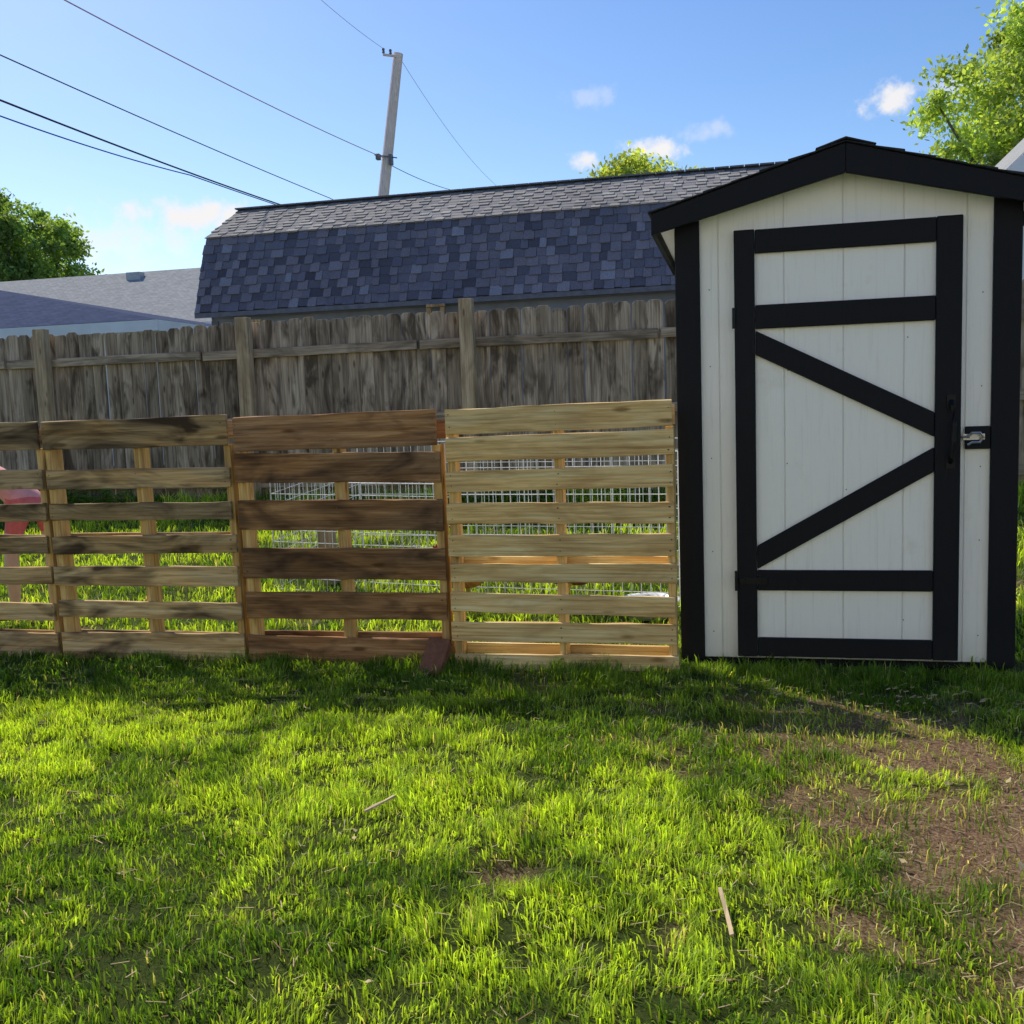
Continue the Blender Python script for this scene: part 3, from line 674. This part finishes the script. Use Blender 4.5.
for p in body.data.polygons:
    c_=p.center
    if c_.x>hx_-.17 and .56<c_.z<.76 and c_.y>hy_-.19: p.material_index=2
    elif c_.z>.72 and c_.x>hx_-.48:
        arm=(c_.y<hy_-.165) or (c_.y>hy_+.14); p.material_index=0 if arm else 1
for (wx,wy,wz) in ((hx_-.325,hy_-.25,.755),(hx_-.56,hy_+.14,.445)):
    pts=[(wx,wy,wz,.022),(wx-.01,wy,wz-.045,(.030,.016))]; ed=[(0,1)]
    for k,l in enumerate((.055,.066,.070,.062)):
        ox=(k-1.5)*.016; b0=len(pts); pts+=[(wx-.012,wy+ox,wz-.075,.009),(wx-.02,wy+ox*1.2,wz-.075-l*.55,.008),(wx-.035,wy+ox*1.2,wz-.075-l,.007)]; ed+=[(1,b0),(b0,b0+1),(b0+1,b0+2)]
    b0=len(pts); pts+=[(wx-.015,wy-.035,wz-.04,.010),(wx-.03,wy-.05,wz-.075,.008)]; ed+=[(0,b0),(b0,b0+1)]
    skin('hand',pts,ed,[skinm],0,1,pe)
for (fx,fy) in ((hx_-.09,hy_-.11),(hx_+.10,hy_+.0)):
    skin('shoe',[(fx+.03,fy+.0,.045+z0,(.038,.04)),(fx-.04,fy-.03,.035+z0,(.045,.03)),(fx-.13,fy-.07,.028+z0,(.043,.022)),(fx-.17,fy-.09,.026+z0,(.025,.016))],[(0,1),(1,2),(2,3)],[shoe],0,2,pe)
hd=bpy.data.meshes.new('head'); bm=bmesh.new(); bmesh.ops.create_uvsphere(bm,u_segments=24,v_segments=18,radius=1)
for v in bm.verts:
    x,y,z=v.co
    w=1-.25*max(0,-z); v.co=V((x*.098,y*.076*w,z*.118))
    if x>0 and abs(y)<.25 and -.25<z<.1: v.co.x+=.018*(1-abs(y)*4)*(1-abs(z+.1)*2.2)
    if x>0 and .05<z<.3 and .2<abs(y)<.6: v.co.x-=.006
bm.to_mesh(hd); bm.free(); hd.materials.append(skinm); ho=bpy.data.objects.new('head',hd); COL.objects.link(ho); ho.parent=pe
hd.polygons.foreach_set('use_smooth',[True]*len(hd.polygons))
HM=Matrix.Translation((hx_-.66,hy_-.02,.98))@Matrix.Rotation(math.pi,4,'Z')@Matrix.Rotation(math.radians(55),4,'Y')@Matrix.Scale(.93,4); ho.matrix_world=HM
def hpart(name,mb,mat):
    o_=mb.obj(name,[mat],pe,smooth=True); o_.matrix_world=HM
mb=MB()
for sy in (-.03,.03): mb.lathe((.086,sy,.012),[(0,.009),(.009,.004),(.010,0),(.009,-.004),(0,-.008)],8)
hpart('eyes',mb,plain('eye',(.05,.03,.02),.2))
mb=MB(); mb.tube([(.088,-.024,-.058),(.094,0,-.056),(.088,.024,-.058)],[.003,.006,.003],6); hpart('mouth',mb,plain('lips',(.45,.15,.13),.5))
mb=MB()
for sy in (-.076,.076): mb.lathe((0,sy,-.005),[(0,.03),(.012,.02),(.014,0),(.008,-.025),(0,-.03)],8)
hpart('ears',mb,skinm)
bm=bmesh.new(); bmesh.ops.create_uvsphere(bm,u_segments=24,v_segments=16,radius=1)
bmesh.ops.delete(bm,geom=[v for v in bm.verts if (v.co.x>.45 and v.co.z<.45) or v.co.z<-.65],context='VERTS')
for v in bm.verts: v.co=V((v.co.x*.108-.006,v.co.y*.088,v.co.z*.128+.004))
hm=bpy.data.meshes.new('hair'); bm.to_mesh(hm); bm.free(); hm.materials.append(hair); oh=bpy.data.objects.new('hair',hm); COL.objects.link(oh); oh.parent=pe; oh.matrix_world=HM
md=oh.modifiers.new('t','SOLIDIFY'); md.thickness=.012
mb=MB(); mb.tube([(-.10,0,.04),(-.15,0,.02),(-.17,0,-.06),(-.15,0,-.16)],[.02,.03,.028,.008],8); hpart('ponytail',mb,hair)
# ------------------------------------------------------------------ sun + sky
sundir=V((-.76,.65,0)).normalized(); el=math.radians(46); sd=V((sundir.x*math.cos(el),sundir.y*math.cos(el),math.sin(el)))
sl_=bpy.data.lights.new('sun','SUN'); sl_.energy=5.0; sl_.angle=math.radians(.6); sl_.color=(1,.92,.77)
so=bpy.data.objects.new('sun',sl_); COL.objects.link(so); so.rotation_euler=sd.to_track_quat('Z','Y').to_euler()
w=bpy.data.worlds.new('World'); sc.world=w; w.use_nodes=True; nt=w.node_tree; nt.nodes.clear()
out=nt.nodes.new('ShaderNodeOutputWorld'); bg=nt.nodes.new('ShaderNodeBackground'); bg.inputs[1].default_value=.15; L(nt,bg.outputs[0],out.inputs[0])
sk=nt.nodes.new('ShaderNodeTexSky'); sk.sky_type='NISHITA'; sk.sun_disc=False; sk.sun_elevation=el; sk.sun_rotation=math.atan2(sundir.x,sundir.y)%(2*math.pi)
sk.air_density=1.0; sk.dust_density=.5; sk.ozone_density=1.3
tc=nd(nt,'ShaderNodeTexCoord'); gen=tc.outputs['Generated']
n=nd(nt,'ShaderNodeTexNoise'); n.inputs['Scale'].default_value=24; n.inputs['Detail'].default_value=6; n.inputs['Roughness'].default_value=.6; L(nt,gen,n.inputs['Vector'])
tot=None
for (xr,zr_,rx,rzz,amp) in ((.136,.259,.026,.014,.95),(-.082,.236,.040,.014,1),(-.145,.236,.018,.011,.9),(-.575,.213,.060,.016,1),(-.52,.205,.04,.018,1),(-.145,.295,.028,.012,.3),(-.03,.25,.03,.012,.4),(.19,.27,.03,.010,.5),(-.66,.19,.12,.03,.55)):
    dv=V((xr,1,zr_)).normalized(); s_=nd(nt,'ShaderNodeVectorMath',operation='SUBTRACT'); L(nt,gen,s_.inputs[0]); s_.inputs[1].default_value=dv
    mu=nd(nt,'ShaderNodeVectorMath',operation='MULTIPLY'); L(nt,s_.outputs[0],mu.inputs[0]); mu.inputs[1].default_value=(1/rx,1/rx*.8,1/rzz)
    le=nd(nt,'ShaderNodeVectorMath',operation='LENGTH'); L(nt,mu.outputs[0],le.inputs[0])
    f=math_(nt,'SUBTRACT',1.0,le.outputs['Value']); f=math_(nt,'ADD',f,math_(nt,'MULTIPLY',math_(nt,'SUBTRACT',n.outputs[0],.5),4.0))
    mr=nd(nt,'ShaderNodeMapRange'); mr.interpolation_type='SMOOTHSTEP'; L(nt,f,mr.inputs[0]); mr.inputs[1].default_value=.0; mr.inputs[2].default_value=.9; mr.inputs[3].default_value=0; mr.inputs[4].default_value=amp
    tot=mr.outputs[0] if tot is None else math_(nt,'MAXIMUM',tot,mr.outputs[0])
hs=nt.nodes.new('ShaderNodeHueSaturation'); hs.inputs['Saturation'].default_value=1.28; hs.inputs['Value'].default_value=1.03; hs.inputs['Hue'].default_value=.508; L(nt,sk.outputs[0],hs.inputs['Color'])
L(nt,mix(nt,tot,hs.outputs[0],(6.2,6.1,6.1)),bg.inputs[0])
# ------------------------------------------------------------------ camera
cd=bpy.data.cameras.new('camera'); cam=bpy.data.objects.new('camera',cd); COL.objects.link(cam); sc.camera=cam
cam.matrix_world=Matrix.Translation((0,0,1.22))@Matrix.Rotation(math.radians(13),4,'Z')@Matrix.Rotation(math.radians(90-6.1),4,'X')@Matrix.Rotation(math.radians(-2),4,'Z')
cd.sensor_width=36; cd.lens=1000/1024*36; cd.clip_start=.05; cd.clip_end=2000
sc.view_settings.view_transform='Standard'; sc.view_settings.look='None'; sc.view_settings.exposure=0
